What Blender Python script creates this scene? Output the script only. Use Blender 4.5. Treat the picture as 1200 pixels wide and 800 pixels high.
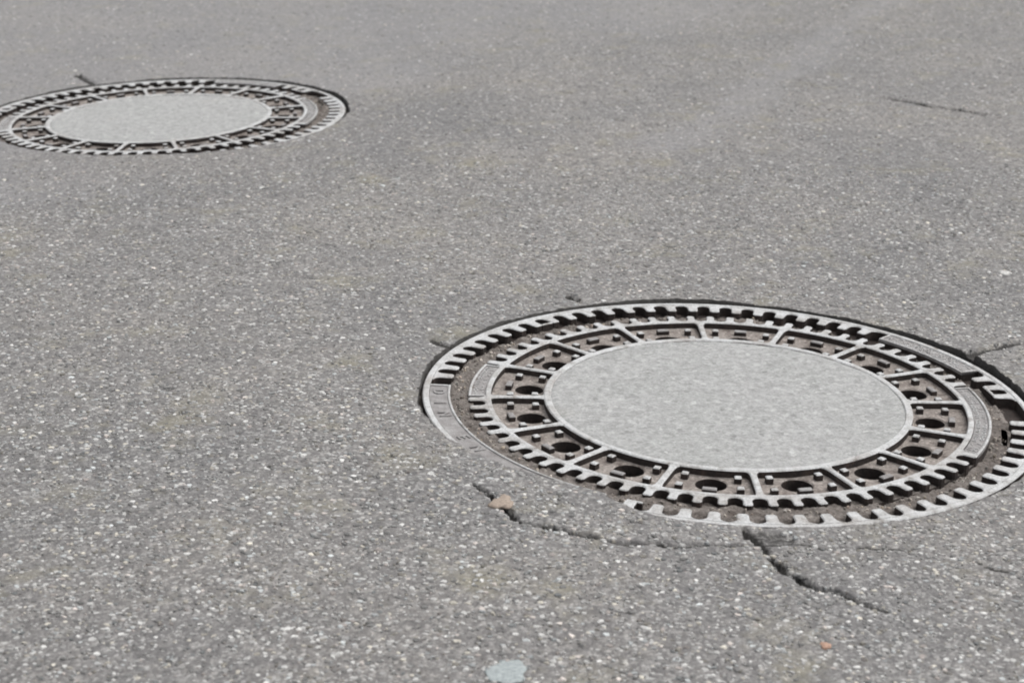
import bpy, bmesh, math, random
import numpy as np
from mathutils import Vector

for o in list(bpy.data.objects):
    bpy.data.objects.remove(o)
scene = bpy.context.scene
C = scene.collection
R = math.radians
rng = np.random.default_rng(7)
random.seed(7)

# ------------------------------------------------------------------ camera
CAM_H, PITCH, FPX = 0.87996, 0.337199, 2223.96          # metres, radians, focal length in 1200-px-wide pixels
cd = bpy.data.cameras.new('camera'); cam = bpy.data.objects.new('camera', cd); C.objects.link(cam)
cam.location = (0, 0, CAM_H); cam.rotation_euler = (math.pi / 2 - PITCH, 0, 0)
cd.sensor_width = 36; cd.lens = 36 * FPX / 1200
cd.clip_start = 0.05; cd.clip_end = 2000
cd.dof.use_dof = True; cd.dof.focus_distance = 2.45; cd.dof.aperture_fstop = 9.0
scene.camera = cam

# ------------------------------------------------------------------ light: bright overcast
SUN_EL, SUN_AZ = 62, 75          # azimuth clockwise from +y (high, to the right)
w = bpy.data.worlds.new('World'); scene.world = w; w.use_nodes = True
nt = w.node_tree; nt.nodes.clear()
sky = nt.nodes.new('ShaderNodeTexSky'); sky.sky_type = 'NISHITA'; sky.sun_disc = False
sky.sun_elevation = R(SUN_EL); sky.sun_rotation = R(SUN_AZ); sky.air_density = 1.0; sky.dust_density = 4.0
hs = nt.nodes.new('ShaderNodeHueSaturation'); hs.inputs['Saturation'].default_value = 0.14
bg = nt.nodes.new('ShaderNodeBackground'); bg.inputs['Strength'].default_value = 0.13
wo = nt.nodes.new('ShaderNodeOutputWorld')
nt.links.new(sky.outputs[0], hs.inputs['Color']); nt.links.new(hs.outputs[0], bg.inputs['Color']); nt.links.new(bg.outputs[0], wo.inputs[0])
sl = bpy.data.lights.new('sun', 'SUN'); sun = bpy.data.objects.new('sun', sl); C.objects.link(sun)
sl.energy = 1.2; sl.angle = R(50); sl.color = (1.0, 0.965, 0.92)
sd = Vector((math.sin(R(SUN_AZ)) * math.cos(R(SUN_EL)), math.cos(R(SUN_AZ)) * math.cos(R(SUN_EL)), math.sin(R(SUN_EL))))
sun.rotation_euler = sd.to_track_quat('Z', 'Y').to_euler()
vs = scene.view_settings
vs.view_transform = 'Standard'; vs.look = 'None'; vs.exposure = 0.52; vs.gamma = 1; vs.use_curve_mapping = False

# ------------------------------------------------------------------ the two manholes' places (from the camera fit)
NEAR = (0.277255, 2.287521, -0.0345)       # x, y, cross slope dz/dx of the road there
FAR = (-0.746046, 3.946681, 0.022805)

# ------------------------------------------------------------------ materials
def ramp(n, stops):
    cr = n.color_ramp
    while len(cr.elements) < len(stops): cr.elements.new(0.5)
    for e, (p, c) in zip(cr.elements, stops):
        e.position = p; e.color = (c[0], c[1], c[2], 1) if len(c) > 2 else (c[0], c[0], c[0], 1)

class Mat:
    def __init__(s, name, rough=0.8, metal=0.0, spec=0.5):
        s.m = bpy.data.materials.new(name); s.m.use_nodes = True; s.t = s.m.node_tree
        s.b = s.t.nodes['Principled BSDF']
        s.b.inputs['Roughness'].default_value = rough; s.b.inputs['Metallic'].default_value = metal
        s.b.inputs['Specular IOR Level'].default_value = spec
        s.tc = s.t.nodes.new('ShaderNodeNewGeometry')
        s.pos = s.tc.outputs['Position']
    def link(s, a, b): s.t.links.new(a, b)
    def noise(s, scale, detail=3, rough=0.55, dist=0.0):
        n = s.t.nodes.new('ShaderNodeTexNoise'); n.inputs['Scale'].default_value = scale
        n.inputs['Detail'].default_value = detail; n.inputs['Roughness'].default_value = rough
        n.inputs['Distortion'].default_value = dist
        s.link(s.pos, n.inputs['Vector']); return n
    def vor(s, scale, feat='F1', rnd=1.0):
        n = s.t.nodes.new('ShaderNodeTexVoronoi'); n.inputs['Scale'].default_value = scale; n.feature = feat
        n.inputs['Randomness'].default_value = rnd
        s.link(s.pos, n.inputs['Vector']); return n
    def ramp(s, sock, stops):
        n = s.t.nodes.new('ShaderNodeValToRGB'); ramp(n, stops); s.link(sock, n.inputs[0]); return n.outputs[0]
    def mix(s, fac, a, b, mode='MIX'):
        n = s.t.nodes.new('ShaderNodeMix'); n.data_type = 'RGBA'; n.blend_type = mode
        for k, v in ((0, fac), (6, a), (7, b)):
            if isinstance(v, (int, float)): n.inputs[k].default_value = v
            elif isinstance(v, tuple): n.inputs[k].default_value = (v[0], v[1], v[2], 1)
            else: s.link(v, n.inputs[k])
        return n.outputs[2]
    def math(s, op, a, b=0.0):
        n = s.t.nodes.new('ShaderNodeMath'); n.operation = op
        for k, v in ((0, a), (1, b)):
            if isinstance(v, (int, float)): n.inputs[k].default_value = v
            else: s.link(v, n.inputs[k])
        return n.outputs[0]
    def attr(s, name):
        n = s.t.nodes.new('ShaderNodeAttribute'); n.attribute_name = name; return n
    def bump(s, sock, dist, strength=1.0, prev=None):
        n = s.t.nodes.new('ShaderNodeBump'); n.inputs['Distance'].default_value = dist; n.inputs['Strength'].default_value = strength
        s.link(sock, n.inputs['Height'])
        if prev is not None: s.link(prev, n.inputs['Normal'])
        return n.outputs[0]
    def done(s, col, normal=None, rough=None):
        if isinstance(col, tuple): s.b.inputs['Base Color'].default_value = (*col, 1)
        else: s.link(col, s.b.inputs['Base Color'])
        if normal is not None: s.link(normal, s.b.inputs['Normal'])
        if rough is not None: s.link(rough, s.b.inputs['Roughness'])
        return s.m

def make_asphalt():
    m = Mat('asphalt', 0.78, 0, 0.4)
    cells = m.vor(260); cells2 = m.vor(140); fine = m.noise(700, 2, 0.6); mid = m.noise(60, 4, 0.6); big = m.noise(2.2, 4, 0.6)
    # bitumen-and-sand matrix with small exposed stones of many greys
    c1 = m.ramp(cells.outputs['Color'], [(0.0, (0.095, 0.092, 0.092)), (0.40, (0.150, 0.146, 0.145)), (0.66, (0.215, 0.210, 0.206)), (0.86, (0.37, 0.365, 0.355)), (1.0, (0.60, 0.595, 0.58))])
    c2 = m.ramp(cells2.outputs['Color'], [(0.0, (0.12, 0.117, 0.116)), (0.55, (0.18, 0.175, 0.172)), (0.82, (0.27, 0.265, 0.257)), (1.0, (0.46, 0.455, 0.44))])
    col = m.mix(0.42, c1, c2)
    edge = m.ramp(cells.outputs['Distance'], [(0.0, (1.0,)), (0.55, (0.97,)), (0.9, (0.72,))])
    col = m.mix(1.0, col, edge, 'MULTIPLY')
    g = m.ramp(mid.outputs[0], [(0.25, (0.84, 0.84, 0.85)), (0.5, (1.0, 1.0, 1.0)), (0.75, (1.14, 1.13, 1.10))])
    col = m.mix(1.0, col, g, 'MULTIPLY')
    bt = m.ramp(big.outputs[0], [(0.3, (0.82, 0.825, 0.84)), (0.5, (0.97, 0.96, 0.955)), (0.72, (1.10, 1.07, 1.03))])
    col = m.mix(1.0, col, bt, 'MULTIPLY')
    # yellowish sand / lichen film in places
    y = m.ramp(m.noise(9, 5, 0.65).outputs[0], [(0.55, (0,)), (0.72, (1,))])
    col = m.mix(m.math('MULTIPLY', y, 0.50), col, (0.225, 0.208, 0.140))
    pt = m.attr('patch').outputs['Fac']
    col = m.mix(m.math('MULTIPLY', pt, 0.30), col, (0.242, 0.240, 0.250))
    ckn = m.math('ADD', m.attr('crack').outputs['Fac'], m.math('MULTIPLY', m.math('SUBTRACT', m.noise(220, 3, 0.6).outputs[0], 0.5), 0.7))
    ck = m.ramp(ckn, [(0.30, (0,)), (0.52, (1,))])
    col = m.mix(ck, col, (0.038, 0.036, 0.034))
    h = m.math('ADD', m.math('MULTIPLY', cells.outputs['Distance'], -0.6), m.math('MULTIPLY', fine.outputs[0], 0.5))
    n1 = m.bump(h, 0.0016, 0.75)
    n2 = m.bump(mid.outputs[0], 0.004, 0.5, n1)
    return m.done(col, n2)

def make_stone():
    m = Mat('stone_chip', 0.75, 0, 0.4)
    at = m.attr('tint'); f = m.noise(330, 5, 0.7)
    col = m.mix(1.0, at.outputs['Color'], m.ramp(f.outputs[0], [(0.3, (0.62,)), (0.5, (0.97,)), (0.7, (1.25,))]), 'MULTIPLY')
    return m.done(col, m.bump(f.outputs[0], 0.0008, 0.6))

def make_concrete():
    m = Mat('concrete', 0.88, 0, 0.35)
    cells = m.vor(150); fine = m.noise(260, 5, 0.75); mid = m.noise(75, 6, 0.78); big = m.noise(7, 4, 0.6)
    col = m.ramp(mid.outputs[0], [(0.28, (0.235, 0.237, 0.235)), (0.5, (0.325, 0.327, 0.323)), (0.72, (0.41, 0.412, 0.408))])
    col = m.mix(1.0, col, m.ramp(big.outputs[0], [(0.3, (0.93, 0.94, 0.93)), (0.6, (1.0,)), (0.75, (1.04, 1.03, 1.0))]), 'MULTIPLY')
    sp = m.ramp(cells.outputs['Color'], [(0.0, (0.62,)), (0.14, (0.88,)), (0.5, (1.0,)), (0.85, (1.05,)), (0.97, (1.35,))])
    col = m.mix(1.0, col, sp, 'MULTIPLY')
    col = m.mix(1.0, col, m.ramp(fine.outputs[0], [(0.3, (0.66,)), (0.5, (1.0,)), (0.7, (1.2,))]), 'MULTIPLY')
    h = m.math('ADD', fine.outputs[0], m.math('MULTIPLY', mid.outputs[0], 0.8))
    return m.done(col, m.bump(h, 0.002, 0.5))

def make_worn_iron():
    m = Mat('worn_iron', 0.55, 0.0, 0.5)
    a = m.noise(55, 5, 0.65); b = m.noise(380, 3, 0.6); c = m.noise(14, 3, 0.6)
    col = m.ramp(a.outputs[0], [(0.30, (0.20, 0.183, 0.17)), (0.40, (0.38, 0.378, 0.372)), (0.54, (0.475, 0.480, 0.482)), (0.72, (0.54, 0.546, 0.55))])
    col = m.mix(m.math('MULTIPLY', m.ramp(c.outputs[0], [(0.46, (0,)), (0.66, (1,))]), 0.4), col, (0.26, 0.23, 0.205))
    col = m.mix(1.0, col, m.ramp(b.outputs[0], [(0.3, (0.68,)), (0.62, (1.08,))]), 'MULTIPLY')
    rr = m.ramp(a.outputs[0], [(0.35, (0.8,)), (0.65, (0.42,))])
    return m.done(col, m.bump(m.math('ADD', b.outputs[0], m.math('MULTIPLY', a.outputs[0], 0.8)), 0.0022, 0.5), rr)

def make_plate_iron():
    m = Mat('dull_iron', 0.65, 0.0, 0.4)
    a = m.noise(70, 5, 0.65); b = m.noise(420, 3, 0.6)
    col = m.ramp(a.outputs[0], [(0.28, (0.17, 0.158, 0.155)), (0.5, (0.245, 0.235, 0.232)), (0.72, (0.31, 0.305, 0.30))])
    col = m.mix(1.0, col, m.ramp(b.outputs[0], [(0.3, (0.78,)), (0.65, (1.1,))]), 'MULTIPLY')
    return m.done(col, m.bump(b.outputs[0], 0.0015, 0.5))

def make_rust():
    m = Mat('dark_rusted_iron', 0.85, 0.0, 0.25)
    a = m.noise(90, 5, 0.65); b = m.noise(400, 3, 0.6)
    col = m.ramp(a.outputs[0], [(0.3, (0.022, 0.018, 0.017)), (0.55, (0.04, 0.032, 0.029)), (0.8, (0.085, 0.06, 0.05))])
    return m.done(col, m.bump(b.outputs[0], 0.002, 0.6))

def make_dirt(name='dusty_iron', dark=1.0):
    m = Mat(name, 0.92, 0.0, 0.2)
    a = m.noise(65, 5, 0.65); b = m.noise(350, 4, 0.65); v = m.vor(320)
    k = dark
    col = m.ramp(a.outputs[0], [(0.3, (0.12 * k, 0.10 * k, 0.09 * k)), (0.5, (0.215 * k, 0.192 * k, 0.176 * k)), (0.72, (0.285 * k, 0.26 * k, 0.24 * k))])
    col = m.mix(1.0, col, m.ramp(v.outputs['Color'], [(0.0, (0.75,)), (0.7, (1.0,)), (1.0, (1.5,))]), 'MULTIPLY')
    col = m.mix(1.0, col, m.ramp(b.outputs[0], [(0.3, (0.72,)), (0.65, (1.12,))]), 'MULTIPLY')
    return m.done(col, m.bump(b.outputs[0], 0.003, 0.7))

ASPHALT, STONE, CONCRETE = make_asphalt(), make_stone(), make_concrete()
WORN, DULL, RUST = make_worn_iron(), make_plate_iron(), make_rust()
DUST, GRIME, GROOVE = make_dirt('dusty_iron', 1.25), make_dirt('grimy_dirt', 0.55), make_dirt('groove_dirt', 0.78)

# ------------------------------------------------------------------ numpy value noise for relief
def vnoise(x, y, scale, seed):
    r = np.random.default_rng(seed).random((256, 256))
    u, v = x * scale, y * scale
    i, j = np.floor(u).astype(int), np.floor(v).astype(int)
    fu, fv = u - i, v - j
    fu, fv = fu * fu * (3 - 2 * fu), fv * fv * (3 - 2 * fv)
    g = lambda a, b: r[a % 256, b % 256]
    return (g(i, j) * (1 - fu) + g(i + 1, j) * fu) * (1 - fv) + (g(i, j + 1) * (1 - fu) + g(i + 1, j + 1) * fu) * fv - 0.5

def sstep(a, b, x):
    t = np.clip((x - a) / (b - a), 0, 1); return t * t * (3 - 2 * t)

# turning photo pixels (1200x800) into points on the road, which is flat but for a slight cross slope round each manhole
def road_base(x, y):
    z = 0
    for (cx, cy, a) in (NEAR, FAR):
        r = np.hypot(x - cx, y - cy)
        z = z + (1 - sstep(0.47, 1.25, r)) * a * (x - cx)
    return z
def px(u, v):
    dx = (u - 600) / FPX; dv = -(v - 400) / FPX
    dy = math.cos(PITCH) + dv * math.sin(PITCH); dz = -math.sin(PITCH) + dv * math.cos(PITCH)
    z = 0.0
    for _ in range(6):
        t = (z - CAM_H) / dz
        z = float(road_base(np.float64(dx * t), np.float64(dy * t)))
    return (dx * t, dy * t)

# ------------------------------------------------------------------ the road
KEYS_NEAR = [(-180, .3975), (-165, .3970), (-156, .3925), (-146, .385), (-136, .375), (-127, .367), (-120, .363), (-117, .371), (-112, .3850), (-104, .3895), (-95, .3915), (-84, .3935), (-70, .3945), (-50, .3965),
             (-25, .399), (0, .402), (14, .406), (24, .411), (30, .417), (36, .407), (50, .403), (75, .402), (88, .409), (95, .407), (104, .402), (130, .399), (180, .3975)]
KEYS_FAR = [(-180, .385), (-168, .368), (-150, .354), (-120, .351), (-95, .353), (-78, .360), (-64, .374), (-50, .386), (-30, .395), (0, .400), (30, .405), (60, .402), (90, .404), (130, .403), (160, .398), (180, .385)]
def hole_radius(keys, th):
    k = np.array(keys); d = np.degrees(th)
    base = np.interp(d, k[:, 0], k[:, 1])
    s = 9.0
    j = vnoise(np.cos(th) * s, np.sin(th) * s, 1.0, 5) * 0.004 + vnoise(np.cos(th) * 40, np.sin(th) * 40, 1.0, 6) * 0.0045
    return base + j

def poly(pts): return [px(*p) for p in pts]
CRACKS = [  # polyline through photo pixels on the road, half width in metres, depth
    (poly([(553, 570), (572, 580), (590, 600), (610, 612), (638, 619), (656, 621), (678, 627), (700, 633), (740, 637), (780, 640), (830, 640), (884, 639)]), 0.0031, 0.010),
    (poly([(884, 639), (930, 640), (972, 642), (1030, 642), (1075, 643)]), 0.0016, 0.003),
    (poly([(872, 620), (886, 634), (897, 646), (908, 659), (916, 672), (932, 677), (946, 683), (958, 689), (980, 693), (1000, 703), (1020, 711), (1036, 716)]), 0.0040, 0.010),
    (poly([(1122, 416), (1145, 412), (1168, 409), (1182, 405), (1200, 401), (1240, 392)]), 0.0055, 0.010),
    (poly([(1030, 113), (1060, 118), (1090, 124), (1120, 128), (1155, 134)]), 0.0062, 0.008),
    (poly([(88, 87), (98, 93), (110, 101)]), 0.0065, 0.008),
    (poly([(668, 345), (676, 352)]), 0.0060, 0.008),
    (poly([(506, 398), (516, 402), (527, 406)]), 0.0050, 0.006),
    (poly([(887, 629), (900, 632), (922, 633)]), 0.0190, 0.003, 0.47),
    (poly([(331, 442), (335, 443)]), 0.0034, 0.004), (poly([(313, 544), (317, 545)]), 0.0032, 0.004),
    (poly([(209, 485), (213, 486)]), 0.0030, 0.004), (poly([(456, 535), (460, 536)]), 0.0028, 0.004),
    (poly([(1140, 655), (1165, 668), (1190, 672)]), 0.0015, 0.003),
]
def crack_field(x, y):
    """0 outside, 1 in the middle of a crack; also the depth"""
    jx = vnoise(x, y, 45, 21) * 0.008 + vnoise(x, y, 160, 22) * 0.003
    jy = vnoise(x, y, 45, 23) * 0.012 + vnoise(x, y, 160, 24) * 0.004
    X, Y = x + jx, y + jy
    wv = 1.15 + vnoise(x, y, 55, 25) * 0.9
    f = np.zeros_like(x); dep = np.zeros_like(x)
    for pts, hw, d, *sg in CRACKS:
        P = np.array(pts); lo, hi = P.min(0) - 0.06, P.max(0) + 0.06
        s = np.where((X > lo[0]) & (X < hi[0]) & (Y > lo[1]) & (Y < hi[1]))[0]
        if not len(s): continue
        best = np.full(len(s), 9.0); L = len(P) - 1; endw = np.ones(len(s))
        for i in range(L):
            a, b = P[i], P[i + 1]; ab = b - a
            t = np.clip(((X[s] - a[0]) * ab[0] + (Y[s] - a[1]) * ab[1]) / (ab @ ab), 0, 1)
            dd = np.hypot(X[s] - a[0] - t * ab[0], Y[s] - a[1] - t * ab[1])
            tt = (i + t) / L
            nearer = dd < best; best = np.where(nearer, dd, best)
            endw = np.where(nearer, np.clip(np.minimum(tt, 1 - tt) * 6 + 0.6, 0, 1), endw)
        wd = hw * wv[s] * endw
        v = 1 - sstep(0.6, 1.35, best / np.maximum(wd, 1e-4))
        f[s] = np.maximum(f[s], v * (sg[0] if sg else 1)); dep[s] = np.maximum(dep[s], v * d)
    return f, dep

def patch_field(x, y):
    # an old smoother reinstatement strip round the far manhole
    a, b = px(0, 236), px(640, 60)
    d = ((x - a[0]) * (b[1] - a[1]) - (y - a[1]) * (b[0] - a[0])) / math.hypot(b[0] - a[0], b[1] - a[1])
    d = -d + vnoise(x, y, 3.0, 31) * 0.5 + vnoise(x, y, 14, 32) * 0.12
    p = sstep(-0.12, 0.30, d) * (1 - sstep(2.6, 3.4, d))
    # a paler rubbed streak running off towards the far right
    a, b = np.array(px(1040, 0)), np.array(px(785, 172)); ab = b - a
    t = np.clip(((x - a[0]) * ab[0] + (y - a[1]) * ab[1]) / (ab @ ab), 0, 1)
    dd = np.hypot(x - a[0] - t * ab[0], y - a[1] - t * ab[1]) + vnoise(x, y, 12, 33) * 0.08
    return np.maximum(p, 0.9 * (1 - sstep(0.01, 0.09, dd)))

def road_z(x, y, detail=True):
    z = road_base(x, y)
    for (cx, cy, a), keys in ((NEAR, KEYS_NEAR), (FAR, KEYS_FAR)):
        r = np.hypot(x - cx, y - cy)
        d = np.degrees(np.arctan2(y - cy, x - cx))
        lift = np.interp(d, [-180, -155, -140, -122, -112, -95, -60, -30, 0, 30, 180], [.0008, .0022, .0034, .0034, .0012, .0004, .0004, .0006, .0008, .0012, .0008]) if keys is KEYS_NEAR else np.interp(d, [-180, -160, -80, -55, -20, 30, 150, 180], [.0022, .0032, .0032, .0008, .0008, .0014, .0014, .0022])
        z = z + lift * (1 - sstep(0.40, 0.60, r))
    z = z + vnoise(x, y, 3.1, 1) * 0.004 * np.clip(sstep(0.45, 0.9, np.minimum(np.hypot(x - NEAR[0], y - NEAR[1]), np.hypot(x - FAR[0], y - FAR[1]))), 0, 1)
    z = z + vnoise(x, y, 22, 2) * 0.0016
    if detail: z = z + vnoise(x, y, 95, 3) * 0.0016 + vnoise(x, y, 190, 4) * 0.0012
    return z

def graded(lo, hi, f):
    v = [lo]
    while v[-1] < hi: v.append(v[-1] + f(v[-1]))
    return v
ys = graded(1.30, 6.6, lambda y: 0.0022 if 1.62 < y < 1.98 else 0.0042 if y < 3.0 else 0.0042 + (y - 3.0) * 0.0042)
xs = graded(-0.75, 0.95, lambda x: 0.0032 if -0.08 < x < 0.45 else 0.0045)
g = 0.0045; 
while xs[-1] < 2.4: g = min(g * 1.02, 0.012); xs.append(xs[-1] + g)
g = 0.0045
while xs[0] > -2.2: g = min(g * 1.012, 0.0075); xs.insert(0, xs[0] - g)
def extend(v, far):
    g = v[-1] - v[-2]
    while v[-1] < far: g *= 1.45; v.append(v[-1] + g)
    g = v[1] - v[0]
    while v[0] > -far: g *= 1.45; v.insert(0, v[0] - g)
    return np.array(v)
ys, xs = extend(ys, 600), extend(xs, 600)
nx, ny = len(xs), len(ys)
X, Y = np.meshgrid(xs, ys); X = X.ravel().copy(); Y = Y.ravel().copy()
inside = np.zeros(len(X), bool)
for (cx, cy, a), keys in ((NEAR, KEYS_NEAR), (FAR, KEYS_FAR)):
    th = np.arctan2(Y - cy, X - cx); r = np.hypot(X - cx, Y - cy)
    inside |= r < hole_radius(keys, th)
idx = np.arange(nx * ny).reshape(ny, nx)
quads = np.stack([idx[:-1, :-1], idx[:-1, 1:], idx[1:, 1:], idx[1:, :-1]], -1).reshape(-1, 4)
quads = quads[~inside[quads].all(1)]
edgev = np.unique(quads[inside[quads]])            # inside points still used: pull them out onto the ragged rim
for (cx, cy, a), keys in ((NEAR, KEYS_NEAR), (FAR, KEYS_FAR)):
    s = edgev[np.hypot(X[edgev] - cx, Y[edgev] - cy) < 0.5]
    th = np.arctan2(Y[s] - cy, X[s] - cx); rr = hole_radius(keys, th)
    X[s] = cx + rr * np.cos(th); Y[s] = cy + rr * np.sin(th)
cf, cdp = crack_field(X, Y)
fine = (Y > 1.2) & (Y < 7) & (np.abs(X) < 2.5)
Z = road_z(X, Y, True) - cdp
Z = np.where(fine, Z, road_base(X, Y) - 0.0)
PT = patch_field(X, Y)
# rim walls: boundary edges that join two rim points
rimset = np.zeros(len(X), bool); rimset[edgev] = True
E = np.concatenate([quads[:, [0, 1]], quads[:, [1, 2]], quads[:, [2, 3]], quads[:, [3, 0]]])
Es = np.sort(E, 1); key = Es[:, 0] * (nx * ny) + Es[:, 1]
uq, first, cnt = np.unique(key, return_index=True, return_counts=True)
be = E[first[cnt == 1]]
be = be[rimset[be].all(1)]
low = {v: len(X) + i for i, v in enumerate(np.unique(be))}
lv = np.array(list(low.keys()))
X2 = np.concatenate([X, X[lv]]); Y2 = np.concatenate([Y, Y[lv]])
Zrim = Z[lv].copy()
near_rim = np.hypot(X[lv] - NEAR[0], Y[lv] - NEAR[1]) < 0.6
lowz = road_base(X[lv], Y[lv])
rad = np.where(near_rim, np.hypot(X[lv] - NEAR[0], Y[lv] - NEAR[1]), np.hypot(X[lv] - FAR[0], Y[lv] - FAR[1]))
lowz = np.where(rad < 0.3935, lowz + 0.0004, lowz - 0.018)
Z2 = np.concatenate([Z, lowz])
walls = np.array([[b, a, low[a], low[b]] for a, b in be])
faces = np.concatenate([quads, walls])
used = np.zeros(len(X2), bool); used[faces.ravel()] = True
remap = np.cumsum(used) - 1
def mesh_np(name, V, F, k):
    me = bpy.data.meshes.new(name)
    me.vertices.add(len(V)); me.vertices.foreach_set('co', V.astype(np.float32).ravel())
    me.loops.add(F.size); me.loops.foreach_set('vertex_index', F.astype(np.int32).ravel())
    me.polygons.add(len(F)); me.polygons.foreach_set('loop_start', np.arange(0, F.size, k, dtype=np.int32)); me.polygons.foreach_set('loop_total', np.full(len(F), k, np.int32))
    me.update(calc_edges=True); return me
V = np.stack([X2, Y2, Z2], 1)[used]
road_me = mesh_np('road', V, remap[faces], 4)
cf[lv] = np.maximum(cf[lv], np.where(rad < 0.3935, 0.1, 0.85)); cc = np.concatenate([cf, np.where(rad < 0.3935, 0.3, 1.0)])[used]; pp = np.concatenate([PT, PT[lv]])[used]
for nme, arr in (('crack', cc), ('patch', pp)):
    at = road_me.attributes.new(nme, 'FLOAT', 'POINT'); at.data.foreach_set('value', arr.astype(np.float32))
road_me.materials.append(ASPHALT)
road = bpy.data.objects.new('road', road_me); C.objects.link(road); road['kind'] = 'structure'
road_me.polygons.foreach_set('use_smooth', np.ones(len(road_me.polygons), bool))

# ------------------------------------------------------------------ stone chips set in the asphalt (uncountable)
def stone_mesh(name, cx, cy, cz, rad, hgt, tint, seed, sides=6):
    rg = np.random.default_rng(seed); n = len(cx)
    a = (np.arange(sides)[None, :] + rg.uniform(-.3, .3, (n, sides))) * (2 * np.pi / sides) + rg.uniform(0, 6.3, (n, 1))
    rr = rad[:, None] * rg.uniform(0.72, 1.2, (n, sides))
    el = rg.uniform(0.6, 1.0, (n, 1)); rot = rg.uniform(0, np.pi, (n, 1))
    ux, uy = rr * np.cos(a), rr * np.sin(a) * el
    ox, oy = ux * np.cos(rot) - uy * np.sin(rot), ux * np.sin(rot) + uy * np.cos(rot)
    tk = rg.uniform(0.55, 0.8, (n, sides))
    tz = hgt[:, None] * rg.uniform(0.75, 1.1, (n, sides))
    bot = np.stack([cx[:, None] + ox, cy[:, None] + oy, np.repeat((cz - 0.0015)[:, None], sides, 1)], -1)
    top = np.stack([cx[:, None] + ox * tk, cy[:, None] + oy * tk, cz[:, None] + tz], -1)
    ap = np.stack([cx, cy, cz + hgt * 1.12], -1)[:, None, :]
    V = np.concatenate([bot, top, ap], 1).reshape(-1, 3)
    k = 2 * sides + 1; base = (np.arange(n) * k)[:, None]
    i = np.arange(sides); j = (i + 1) % sides
    t1 = np.stack([i, j, j + sides], -1); t2 = np.stack([i, j + sides, i + sides], -1); t3 = np.stack([i + sides, j + sides, np.full(sides, 2 * sides)], -1)
    T = np.concatenate([t1, t2, t3]); F = (base[:, :, None] + T[None]).reshape(-1, 3)
    me = mesh_np(name, V, F, 3)
    at = me.attributes.new('tint', 'FLOAT_COLOR', 'POINT')
    col = np.concatenate([tint, np.ones((n, 1))], 1); at.data.foreach_set('color', np.repeat(col, k, 0).astype(np.float32).ravel())
    me.materials.append(STONE)
    me.polygons.foreach_set('use_smooth', np.zeros(len(me.polygons), bool))
    return me

def tints(n, rg):
    v = rg.choice([0, 1, 2, 3], n, p=[.27, .37, .27, .09])
    lum = np.array([.14, .25, .38, .52])[v] * rg.uniform(.8, 1.2, n)
    t = np.repeat(lum[:, None], 3, 1)
    h = rg.random(n)
    t = np.where((h < .12)[:, None], t * [1.05, 1.0, .90], t)
    t = np.where(((h > .12) & (h < .18))[:, None], t * [1.07, .98, .94], t)
    t = np.where(((h > .18) & (h < .28))[:, None], t * [.95, 1.0, 1.03], t)
    return t * [1.01, 1.0, .975]

rg = np.random.default_rng(11)
def scatter(n, y0, y1, rmin, rmax):
    yy = np.sqrt(rg.uniform(y0 ** 2, y1 ** 2, n)); half = 0.285 * yy * 1.25 + 0.12
    xx = rg.uniform(-1, 1, n) * half; rr = rmin + (rmax - rmin) * rg.random(n) ** 2.2
    return xx, yy, rr
A = [scatter(42000, 1.45, 2.3, .0014, .0054), scatter(44000, 2.3, 3.5, .0018, .0056), scatter(38000, 3.5, 6.2, .0028, .0064)]
sx, sy, sr = [np.concatenate(q) for q in zip(*A)]
keep = np.ones(len(sx), bool)
for (cx, cy, a), keys in ((NEAR, KEYS_NEAR), (FAR, KEYS_FAR)):
    keep &= np.hypot(sx - cx, sy - cy) > hole_radius(keys, np.arctan2(sy - cy, sx - cx)) + sr + 0.001
ckf, _ = crack_field(sx, sy); keep &= ckf < 0.15
keep &= rg.random(len(sx)) > patch_field(sx, sy) * 0.45
sx, sy, sr = sx[keep], sy[keep], sr[keep]
sz = road_z(sx, sy, False)
shgt = 0.0004 + sr * rg.uniform(0.03, 0.13, len(sr))
st = stone_mesh('asphalt_aggregate', sx, sy, sz, sr, shgt, tints(len(sx), rg), 12)
so = bpy.data.objects.new('asphalt_aggregate', st); C.objects.link(so); so['kind'] = 'stuff'; so.parent = road

# ------------------------------------------------------------------ manhole pieces
def obj(name, me, parent=None, rz=0.0):
    o = bpy.data.objects.new(name, me); C.objects.link(o)
    if parent is not None: o.parent = parent
    o.rotation_euler = (0, 0, rz); return o
def prism(name, outline, z0, z1, ch=0.0012, top=None, side=None, bottom=False):
    """outline ccw; a flat-topped casting with a chamfered edge"""
    P = np.array(outline, float); n = len(P)
    d0 = P - np.roll(P, 1, 0); d1 = np.roll(P, -1, 0) - P
    nrm = lambda d: np.stack([-d[:, 1], d[:, 0]], 1) / np.maximum(np.hypot(d[:, 0], d[:, 1]), 1e-9)[:, None]
    n0, n1 = nrm(d0), nrm(d1); m = n0 + n1; m /= np.maximum((m * n0).sum(1), 0.35)[:, None] + 1e-9
    Q = P + m * ch * 0.5
    Q = P + m * ch
    vs_ = [(x, y, z0) for x, y in P] + [(x, y, z1 - ch) for x, y in P] + [(x, y, z1) for x, y in Q]
    fs, mi = [], []
    for i in range(n):
        j = (i + 1) % n
        fs.append((i, j, n + j, n + i)); mi.append(1)
        fs.append((n + i, n + j, 2 * n + j, 2 * n + i)); mi.append(0)
    fs.append(tuple(range(2 * n, 3 * n))); mi.append(0)
    if bottom: fs.append(tuple(range(n - 1, -1, -1))); mi.append(1)
    me = bpy.data.meshes.new(name); me.from_pydata(vs_, [], fs)
    me.materials.append(top or WORN); me.materials.append(side or RUST)
    me.polygons.foreach_set('material_index', mi); me.update(); return me
def pol(r, a): return (r * math.cos(a), r * math.sin(a))
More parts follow.
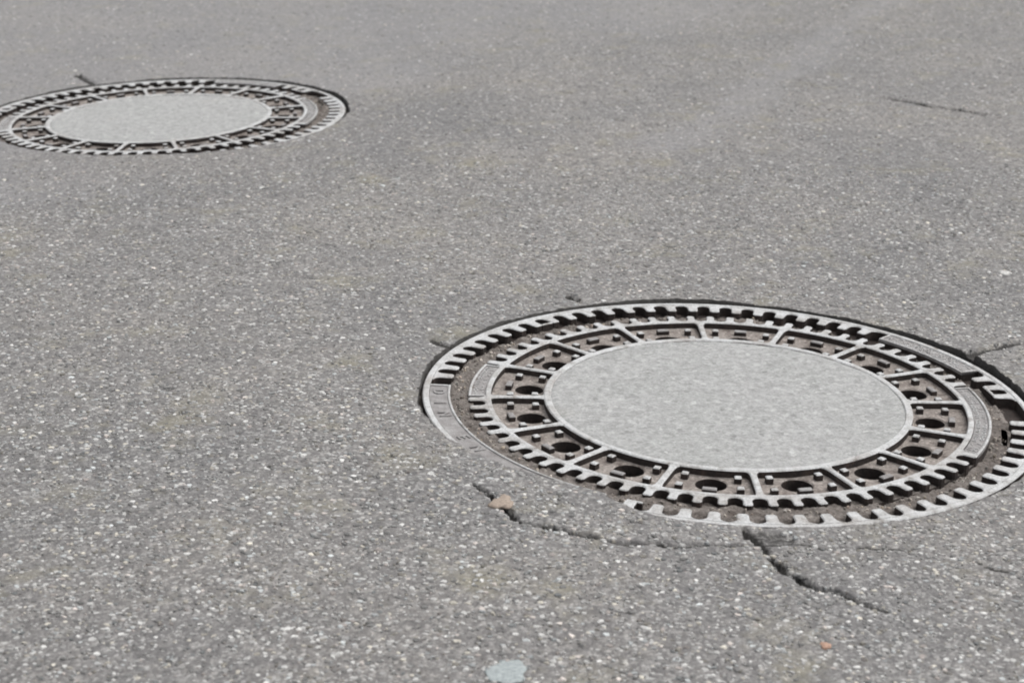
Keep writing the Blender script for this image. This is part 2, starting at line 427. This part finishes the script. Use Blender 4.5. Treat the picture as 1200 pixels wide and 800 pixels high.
def sector(r0, r1, a0, a1, n=12):
    A = np.linspace(R(a0), R(a1), n)
    return [pol(r1, a) for a in A] + [pol(r0, a) for a in A[::-1]]
def ring(name, r0, r1, z0i, z0o, z1, ch=0.0012, top=None, side=None, n=192):
    prof = [(r0, z0i), (r0, z1 - ch), (r0 + ch, z1), (r1 - ch, z1), (r1, z1 - ch), (r1, z0o)]
    vs_, fs, mi = [], [], []
    for k in range(n):
        a = 2 * math.pi * k / n
        vs_ += [(r * math.cos(a), r * math.sin(a), z) for r, z in prof]
    p = len(prof)
    for k in range(n):
        b, c = k * p, ((k + 1) % n) * p
        for i in range(p - 1):
            fs.append((b + i, c + i, c + i + 1, b + i + 1)[::-1]); mi.append(1 if i in (0, 4) else 0)
    me = bpy.data.meshes.new(name); me.from_pydata(vs_, [], fs)
    me.materials.append(top or WORN); me.materials.append(side or RUST); me.polygons.foreach_set('material_index', mi)
    me.update(); return me
def annulus(name, r0, r1, zf, mat, nr=8, n=360, skip=None):
    A = np.linspace(0, 2 * np.pi, n, endpoint=False); rr = np.linspace(r0, r1, nr)
    Rm, Am = np.meshgrid(rr, A, indexing='ij'); x, y = Rm * np.cos(Am), Rm * np.sin(Am)
    z = zf(x, y, Rm, Am)
    V = np.stack([x, y, z], -1).reshape(-1, 3); fs = []
    for i in range(nr - 1):
        for k in range(n):
            k2 = (k + 1) % n
            if skip and skip(0.5 * (rr[i] + rr[i + 1]), math.degrees(A[k])): continue
            fs.append((i * n + k, (i + 1) * n + k, (i + 1) * n + k2, i * n + k2))
    me = bpy.data.meshes.new(name); me.from_pydata(V.tolist(), [], fs); me.materials.append(mat)
    me.polygons.foreach_set('use_smooth', np.ones(len(fs), bool)); me.update(); return me
def tooth_out(rb, rt, pitch, hw, nseg=6):
    """one tooth pointing outward from radius rb to rt; roots are quarter rounds of the slots on either side"""
    half = R(pitch) / 2
    p = []
    rc = rb + hw                                     # centre of the slot's round end
    for s in (1, -1):
        side = []
        a = s * half                                 # slot centre line
        ux, uy = math.cos(a), math.sin(a); tx, ty = -uy, ux
        for k in range(nseg + 1):                    # from slot bottom to slot flank (toward tooth)
            q = math.pi / 2 * k / nseg
            rad_, tan_ = rc - hw * math.cos(q), -s * hw * math.sin(q)
            side.append((ux * rad_ + tx * tan_, uy * rad_ + ty * tan_))
        rad_, tan_ = rt - 0.0025, -s * hw * 1.0
        side.append((ux * rad_ + tx * tan_, uy * rad_ + ty * tan_))
        rad_, tan_ = rt, -s * (hw + 0.0022)
        side.append((ux * rad_ + tx * tan_, uy * rad_ + ty * tan_))
        p.append(side)
    up, dn = p
    return [pol(rb - 0.0022, -half)] + dn + up[::-1] + [pol(rb - 0.0022, half)]
def tooth_in(rb, rt, pitch, hw, nseg=6):
    half = R(pitch) / 2; rc = rb - hw; p = []
    for s in (1, -1):
        side = []; a = s * half; ux, uy = math.cos(a), math.sin(a); tx, ty = -uy, ux
        for k in range(nseg + 1):
            q = math.pi / 2 * k / nseg
            rad_, tan_ = rc + hw * math.cos(q), -s * hw * math.sin(q)
            side.append((ux * rad_ + tx * tan_, uy * rad_ + ty * tan_))
        rad_, tan_ = rt + 0.0025, -s * hw
        side.append((ux * rad_ + tx * tan_, uy * rad_ + ty * tan_))
        rad_, tan_ = rt, -s * (hw + 0.0022)
        side.append((ux * rad_ + tx * tan_, uy * rad_ + ty * tan_))
        p.append(side)
    up, dn = p
    return [pol(rb + 0.0022, half)] + up + dn[::-1] + [pol(rb + 0.0022, -half)]

# radii, metres
RC, R1, R2, R3, RT = 0.2285, 0.2365, 0.3045, 0.3118, 0.3335     # concrete, inner rim, outer rim in/out, cover tooth tip
FT, FS, FO = 0.3575, 0.3820, 0.3925                           # frame tooth tip, slot end, frame outside
ZP = -0.010                                                   # pocket floor
SP0 = 1.2                                                     # first rib, degrees

# shared meshes
M_rib = None
def rib_outline():
    w0, w1 = 0.0040, 0.0042; L = []
    pts = [(R1 - 0.002, w1 + 0.0045), (R1 + 0.0010, w1 + 0.0026), (R1 + 0.0035, w1 + 0.0009), (R1 + 0.011, w0), (R2 - 0.013, w0), (R2 - 0.0042, w0 + 0.0010), (R2 - 0.0012, w0 + 0.0030), (R2 + 0.002, w0 + 0.0052)]
    return [(x, -y) for x, y in pts] + [(x, y) for x, y in pts[::-1]]
M_rib = prism('rib', rib_outline(), ZP - 0.004, -0.0004, 0.0013)
M_peg = prism('peg', [(-.0042, -.0042), (.0042, -.0042), (.0042, .0042), (-.0042, .0042)], -0.0004, 0.0078, 0.0012)
M_bar = prism('bar', [(-.0040, -.0085), (.0040, -.0085), (.0040, .0085), (-.0040, .0085)], -0.0004, 0.0070, 0.0012, DULL)
M_ctooth = prism('tooth', tooth_out(R3 + 0.0008, RT, 5, 0.0088), -0.016, 0.0, 0.0012)
M_ftooth = prism('tooth', tooth_in(FS, FT, 5, 0.0090), -0.016, 0.0, 0.0012)
def pocket_floor():
    hr, hc, half = 0.0185, 0.2585, R(11.25)
    n = 48; inner, outer = [], []
    lo, hi = R1 - 0.002, R2 + 0.002
    for k in range(n):
        a = 2 * math.pi * k / n; dx, dy = math.cos(a), math.sin(a)
        inner.append((hc + hr * dx, hr * dy))
        t = 0.0
        while True:                                   # march to the border of the sector
            t += 0.0004; x, y = hc + dx * t, dy * t
            if not (lo < math.hypot(x, y) < hi and abs(math.atan2(y, x)) < half): break
        outer.append((x, y))
    vs_, fs, mi = [], [], []
    mid = [((a[0] * .55 + b[0] * .45), (a[1] * .55 + b[1] * .45)) for a, b in zip(inner, outer)]
    vs_ += [(x, y, -0.052) for x, y in inner] + [(x, y, -0.0014) for x, y in inner]
    inn2 = [(hc + (hr + 0.0016) * math.cos(2 * math.pi * k / n), (hr + 0.0016) * math.sin(2 * math.pi * k / n)) for k in range(n)]
    vs_ += [(x, y, 0) for x, y in inn2] + [(x, y, -0.0008) for x, y in mid] + [(x, y, 0.0014) for x, y in outer]
    for i in range(n):
        j = (i + 1) % n
        for l, m_ in ((0, 1), (1, 0), (2, 0), (3, 0)):
            fs.append((l * n + i, l * n + j, (l + 1) * n + j, (l + 1) * n + i)[::-1]); mi.append(m_)
    me = bpy.data.meshes.new('pocket_floor'); me.from_pydata(vs_, [], fs)
    me.materials.append(DUST); me.materials.append(RUST); me.polygons.foreach_set('material_index', mi); me.update(); return me
M_floor = pocket_floor()

def concrete_disc():
    nr, n = 60, 180
    vs_, fs = [(0, 0, -0.0006)], []
    for i in range(1, nr + 1):
        r = (RC - 0.0008) * i / nr
        for k in range(n):
            a = 2 * math.pi * k / n; vs_.append((r * math.cos(a), r * math.sin(a), 0))
    V = np.array(vs_); r = np.hypot(V[:, 0], V[:, 1])
    V[:, 2] = -0.0008 - 0.0012 * sstep(0.2215, RC - 0.0008, r) + vnoise(V[:, 0], V[:, 1], 28, 41) * 0.0010 + vnoise(V[:, 0], V[:, 1], 160, 42) * 0.0007
    for k in range(n): fs.append((0, 1 + k, 1 + (k + 1) % n))
    for i in range(nr - 1):
        for k in range(n):
            k2 = (k + 1) % n; b, c = 1 + i * n, 1 + (i + 1) * n
            fs.append((b + k, c + k, c + k2, b + k2))
    me = bpy.data.meshes.new('concrete_infill'); me.from_pydata(V.tolist(), [], fs); me.materials.append(CONCRETE)
    me.polygons.foreach_set('use_smooth', np.ones(len(fs), bool)); me.update(); return me
M_conc = concrete_disc()
M_rim1 = ring('inner_rim', RC - 0.0016, R1, -0.02, ZP - 0.004, 0.0, 0.0014)
M_rim2 = ring('outer_rim', R2, R3, ZP - 0.004, -0.016, 0.0, 0.0012)
def zslot(x, y, r, a): return -0.0115 + vnoise(x, y, 70, 51) * 0.004 + vnoise(x, y, 260, 52) * 0.0022
M_slotfloor = annulus('slot_floor', R3 - 0.003, RT - 0.001, zslot, GRIME, 6, 720)
M_cwall = None
def wall_ring(name, r, z0, z1, mat, n=160, flip=False):
    vs_, fs = [], []
    for k in range(n):
        a = 2 * math.pi * k / n; vs_ += [(r * math.cos(a), r * math.sin(a), z0), (r * math.cos(a), r * math.sin(a), z1)]
    for k in range(n):
        b, c = 2 * k, 2 * ((k + 1) % n); f = (b, c, c + 1, b + 1); fs.append(f[::-1] if flip else f)
    me = bpy.data.meshes.new(name); me.from_pydata(vs_, [], fs); me.materials.append(mat); me.update(); return me
M_cwall = wall_ring('skirt', RT - 0.001, -0.06, -0.0095, RUST)

def join_prisms(name, outlines, z0, z1, ch, top, side):
    vs_, fs, mi = [], [], []
    for ol in outlines:
        me = prism('t', ol, z0, z1, ch); b = len(vs_)
        vs_ += [tuple(v.co) for v in me.vertices]
        for p in me.polygons: fs.append(tuple(b + i for i in p.vertices)); mi.append(p.material_index)
        bpy.data.meshes.remove(me)
    me = bpy.data.meshes.new(name); me.from_pydata(vs_, [], fs); me.materials.append(top); me.materials.append(side)
    me.polygons.foreach_set('material_index', mi); me.update(); return me
def strokes(r0, r1, a0, a1, rows, seed, fill=0.75):
    """worn unreadable raised lettering: short broken strokes"""
    rg_ = random.Random(seed); out = []
    h = (r1 - r0) / rows
    for k in range(rows):
        a = a0
        while a < a1 - 0.3:
            wdt = rg_.uniform(0.35, 0.9); kind = rg_.random()
            rr0, rr1 = r0 + k * h + h * 0.16, r0 + (k + 1) * h - h * 0.16
            if rg_.random() < fill:
                if kind < 0.45: out.append(sector(rr0, rr1, a, a + 0.28, 2))
                elif kind < 0.8: q = rg_.choice((rr0, (rr0 + rr1) / 2 - 0.0006, rr1 - 0.0013)); out.append(sector(q, q + 0.0013, a, a + wdt, 3))
                else:
                    out.append(sector(rr0, rr1, a, a + 0.26, 2)); out.append(sector(rr1 - 0.0013, rr1, a + 0.30, a + wdt + 0.25, 3))
                    out.append(sector(rr0, rr0 + 0.0013, a + 0.30, a + wdt + 0.25, 3)); a += 0.2
            a += wdt + rg_.uniform(0.15, 0.4)
    return out
def plate(name, parent, r0, r1, a0, a1, rim_r, seed, rows, zt, outer=True):
    """sunken label field with a raised border on the free edge and both ends"""
    p = obj(name, prism(name, sector(r0, r1, a0, a1, 40), -0.016, zt, 0.0008, DULL, RUST), parent)
    bw = 0.55
    if outer: e = sector(r1 - 0.0030, r1 + 0.0004, a0, a1, 40)
    else: e = sector(r0 - 0.0004, r0 + 0.0028, a0, a1, 40)
    rr = (r0 + 0.0001, r1 - 0.0031) if outer else (r0 + 0.0029, r1 - 0.0001)
    bo = join_prisms('border', [e, sector(rr[0], rr[1], a0, a0 + bw, 3), sector(rr[0], rr[1], a1 - bw, a1, 3)], zt - 0.003, 0.0, 0.0008, WORN, DULL)
    obj('border', bo, p)
    if rows:
        obj('embossing', join_prisms('embossing', strokes(rr[0] + 0.0012, rr[1] - 0.0012, a0 + 1.2, a1 - 1.0, rows, seed), zt - 0.001, zt + 0.0011, 0.0004, WORN, DULL), p)
    return p

def make_cover(label):
    t = bpy.data.objects.new('manhole_cover', None); C.objects.link(t)
    t['label'] = label; t['category'] = 'manhole cover'; t['group'] = 'manhole covers in the road'
    obj('concrete_infill', M_conc, t); obj('inner_rim', M_rim1, t); obj('outer_rim', M_rim2, t)
    obj('slot_floor', M_slotfloor, t); obj('skirt', M_cwall, t)
    for k in range(16):
        obj('rib', M_rib, t, R(SP0 + 22.5 * k))
        f = obj('pocket_floor', M_floor, t, R(SP0 + 11.25 + 22.5 * k)); f.location.z = ZP
        for r_, a_ in ((0.2480, 7.2), (0.2480, -7.2), (0.2800, 7.3), (0.2800, -7.3)):
            p = obj('peg', M_peg, f, R(a_ + random.uniform(-.25, .25))); p.location = (*pol(r_, p.rotation_euler.z), random.uniform(-.0008, .0004))
        b = obj('bar', M_bar, f); b.location = (0.2850, 0, random.uniform(-.0006, .0004))
    for k in range(72):
        a = 0.6 + 2.5 + 5 * k                        # tooth centre; slots lie at 0.6 + 5k
        d = (a + 180) % 360 - 180
        if -30.5 < d < 10 or d > 160.5 or d < -178.5: continue
        obj('tooth', M_ctooth, t, R(a))
    plate('label_plate', t, R3 + 0.0002, RT - 0.0005, 160.2, 181.0, None, 3, 2, -0.0020)
    plate('label_plate', t, R3 + 0.0002, RT - 0.0005, -31.2, 10.6, None, 4, 2, -0.0022)
    return t

def letters(text, parent, rmid, a_start, step, size, ztop):
    for i, ch in enumerate(text):
        if ch == ' ': continue
        cu = bpy.data.curves.new('letter', 'FONT'); cu.body = ch; cu.size = size; cu.align_x = 'CENTER'; cu.resolution_u = 3
        cu.extrude = 0.0007; cu.bevel_depth = 0.0003; cu.bevel_resolution = 0
        tmp = bpy.data.objects.new('tmp', cu); C.objects.link(tmp)
        bpy.context.view_layer.update()
        me = bpy.data.meshes.new_from_object(tmp.evaluated_get(bpy.context.evaluated_depsgraph_get()))
        bpy.data.objects.remove(tmp); bpy.data.curves.remove(cu)
        me.name = 'letter'; me.materials.clear(); me.materials.append(DULL)
        a = R(a_start + step * i)
        n = len(me.vertices); co = np.zeros(n * 3, np.float32); me.vertices.foreach_get('co', co); co = co.reshape(-1, 3)
        hgt = size * 0.69
        r = rmid - (co[:, 1] - hgt / 2); ang = a + co[:, 0] / rmid      # letter tops point to the centre
        out = np.stack([r * np.cos(ang), r * np.sin(ang), co[:, 2] + ztop], 1)
        me.vertices.foreach_set('co', out.astype(np.float32).ravel()); me.update()
        obj('letter', me, parent)

def zledge(fill):
    def f(x, y, r, a):
        base = -0.0110 + vnoise(x, y, 40, 61) * 0.006 + vnoise(x, y, 150, 62) * 0.004 + vnoise(x, y, 330, 63) * 0.0025
        d = (np.degrees(a) + 180) % 360 - 180
        for c, wd, amt in fill: base = base + amt * np.exp(-(((d - c + 180) % 360 - 180) / wd) ** 2)
        base = base - 0.007 * sstep(FT + 0.001, FT + 0.005, r)
        return np.minimum(base, -0.0025)
    return f
def make_frame(label, fill, seed, closed=()):
    t = bpy.data.objects.new('manhole_surround', None); C.objects.link(t)
    t['label'] = label; t['category'] = 'manhole surround'; t['group'] = 'iron surrounds of the manholes'
    obj('outer_ring', ring('outer_ring', FS + 0.002, FO, -0.016, -0.12, 0.0, 0.0014), t)
    hole = lambda r, d: 0.347 < r < 0.3565 and 342.4 < d < 349.7
    obj('seat_ledge', annulus('seat_ledge', RT - 0.006, FS + 0.0035, zledge(fill), GROOVE, 16, 1080, hole), t)
    obj('slot_floor', annulus('slot_floor', FT - 0.002, FS + 0.003, lambda x, y, r, a: -0.0145 + vnoise(x, y, 90, 81) * 0.003, RUST, 4, 360), t)
    obj('shaft_wall', wall_ring('shaft_wall', 0.325, -0.9, -0.06, RUST, 96, True), t)
    dk = bpy.data.meshes.new('shaft_bottom'); dk.from_pydata([(*pol(0.40, 2 * math.pi * k / 64), -0.9) for k in range(64)], [], [tuple(range(64))]); dk.materials.append(RUST)
    obj('shaft_bottom', dk, t)
    obj('joint_filler', annulus('joint_filler', FO - 0.0005, 0.445, lambda x, y, r, a: -0.013 + vnoise(x, y, 60, 71) * 0.006 + vnoise(x, y, 260, 72) * 0.003, GRIME, 8, 360), t)
    for k in range(72):
        a = -0.8 + 2.5 + 5 * k
        d = (a + 180) % 360 - 180
        if 20.5 < d < 47 or -8 < d < 4.5 or d > 176 or d < -117: continue
        obj('tooth', M_ftooth, t, R(a))
    for a in (9.2, 129.2, -113.3 + 0.5):             # slots closed at the inner end
        obj('slot_bridge', prism('slot_bridge', sector(FT + 0.0002, FT + 0.0045, a - 1.55, a + 1.55, 5), -0.016, -0.0002, 0.001), t)
    plate('label_plate', t, FT, FS + 0.0021, 21.4, 46.8, None, 8, 3, -0.0016, outer=False)
    p = plate('label_plate', t, FT, FS + 0.0021, 177.0, 241.6, None, 9, 0, -0.0018, outer=False)
    letters('DIN EN 124', p, (FT + FS) / 2 + 0.0012, 181.0, 6.0, 0.0215, -0.0011)
    # grit lying in the groove
    rg_ = np.random.default_rng(seed); n = 700
    a = rg_.uniform(0, 2 * np.pi, n); r = rg_.uniform(RT + 0.002, FT - 0.001, n)
    x, y = r * np.cos(a), r * np.sin(a); z = zledge(fill)(x, y, r, a); s = rg_.uniform(0.0008, 0.0034, n) ** 1.0
    me = stone_mesh('grit', x, y, z, s, s * rg_.uniform(.5, .9, n), tints(n, rg_) * [0.95, .86, .78], seed)
    g_ = obj('grit', me, t); g_['kind'] = 'stuff'
    return t

def place(o, spot, rz, dz=0.0):
    o.rotation_mode = 'QUATERNION'
    from mathutils import Quaternion
    o.rotation_quaternion = Quaternion((0, 1, 0), -math.atan(spot[2])) @ Quaternion((0, 0, 1), R(rz))
    o.location = (spot[0], spot[1], dz)

f1 = make_frame('toothed cast iron manhole surround skirted by the long branching asphalt crack', [(-95, 24, 0.0055), (-65, 12, 0.0025), (-150, 30, 0.004), (165, 14, 0.004)], 5)
place(f1, NEAR, 0)
f2 = make_frame('toothed cast iron manhole surround in smoother asphalt, far from the branching crack', [(-150, 50, 0.005), (-15, 25, 0.006)], 6)
place(f2, FAR, 33)
c1 = make_cover('round iron cover with concrete centre beside the long branching asphalt crack'); place(c1, (NEAR[0], NEAR[1], -0.0215), 0)   # the cover rocks a little in its worn seat
c2 = make_cover('round iron cover with concrete centre in smoother asphalt away from the branching crack'); place(c2, FAR, 15.1)

# ------------------------------------------------------------------ single stones that stand out on the road
def pebble(name, label, cat, u, v, size, flat, tint, seed):
    x, y = px(u, v); rg_ = random.Random(seed)
    bm = bmesh.new(); bmesh.ops.create_icosphere(bm, subdivisions=3, radius=1)
    ph = [rg_.uniform(0, 6.3) for _ in range(6)]
    for vv in bm.verts:
        c = vv.co; k = 1 + 0.10 * math.sin(2.3 * c.x + ph[0]) * math.cos(2.9 * c.y + ph[1]) + 0.07 * math.sin(5.1 * c.x + 3.7 * c.y + ph[2]) + 0.04 * math.sin(11 * c.x + ph[3]) * math.sin(9 * c.y + ph[4])
        k += 0.16 * math.sin(3.1 * math.atan2(c.y, c.x) + ph[5]) + 0.09 * math.sin(7 * math.atan2(c.y, c.x) + ph[0]) + rg_.uniform(-.05, .05); c *= k
        c.z = math.copysign(abs(c.z) ** 0.6, c.z)
        c.x *= size[0]; c.y *= size[1]; c.z *= flat
    me = bpy.data.meshes.new(name); bm.to_mesh(me); bm.free()
    at = me.attributes.new('tint', 'FLOAT_COLOR', 'POINT'); at.data.foreach_set('color', np.tile([*tint, 1.0], len(me.vertices)).astype(np.float32))
    me.materials.append(STONE); me.polygons.foreach_set('use_smooth', np.ones(len(me.polygons), bool))
    o = obj(name, me); o.location = (x, y, float(road_z(np.array([x]), np.array([y]))[0]) + flat * 0.25)
    o.rotation_euler = (0, 0, rg_.uniform(-.3, .3)); o['label'] = label; o['category'] = cat; return o
pebble('stone', 'tan stone lodged at the end of the crack beside the iron surround', 'stone', 588, 592, (0.0130, 0.0180), 0.0030, (0.30, 0.245, 0.20), 1)
pebble('stone', 'large flat pale blue grey stone set flush in the asphalt', 'stone', 595, 787, (0.0185, 0.0230), 0.0010, (0.30, 0.332, 0.336), 2)
pebble('stone', 'small white oval stone on asphalt beyond the short crack meeting the iron surround', 'stone', 1177, 322, (0.0090, 0.0110), 0.0030, (0.46, 0.455, 0.44), 3)
pebble('stone', 'terracotta coloured chip in asphalt beyond the end of the branching crack', 'stone', 967, 758, (0.0055, 0.0070), 0.0020, (0.36, 0.23, 0.17), 4)
scene.cycles.filter_width = 1.9
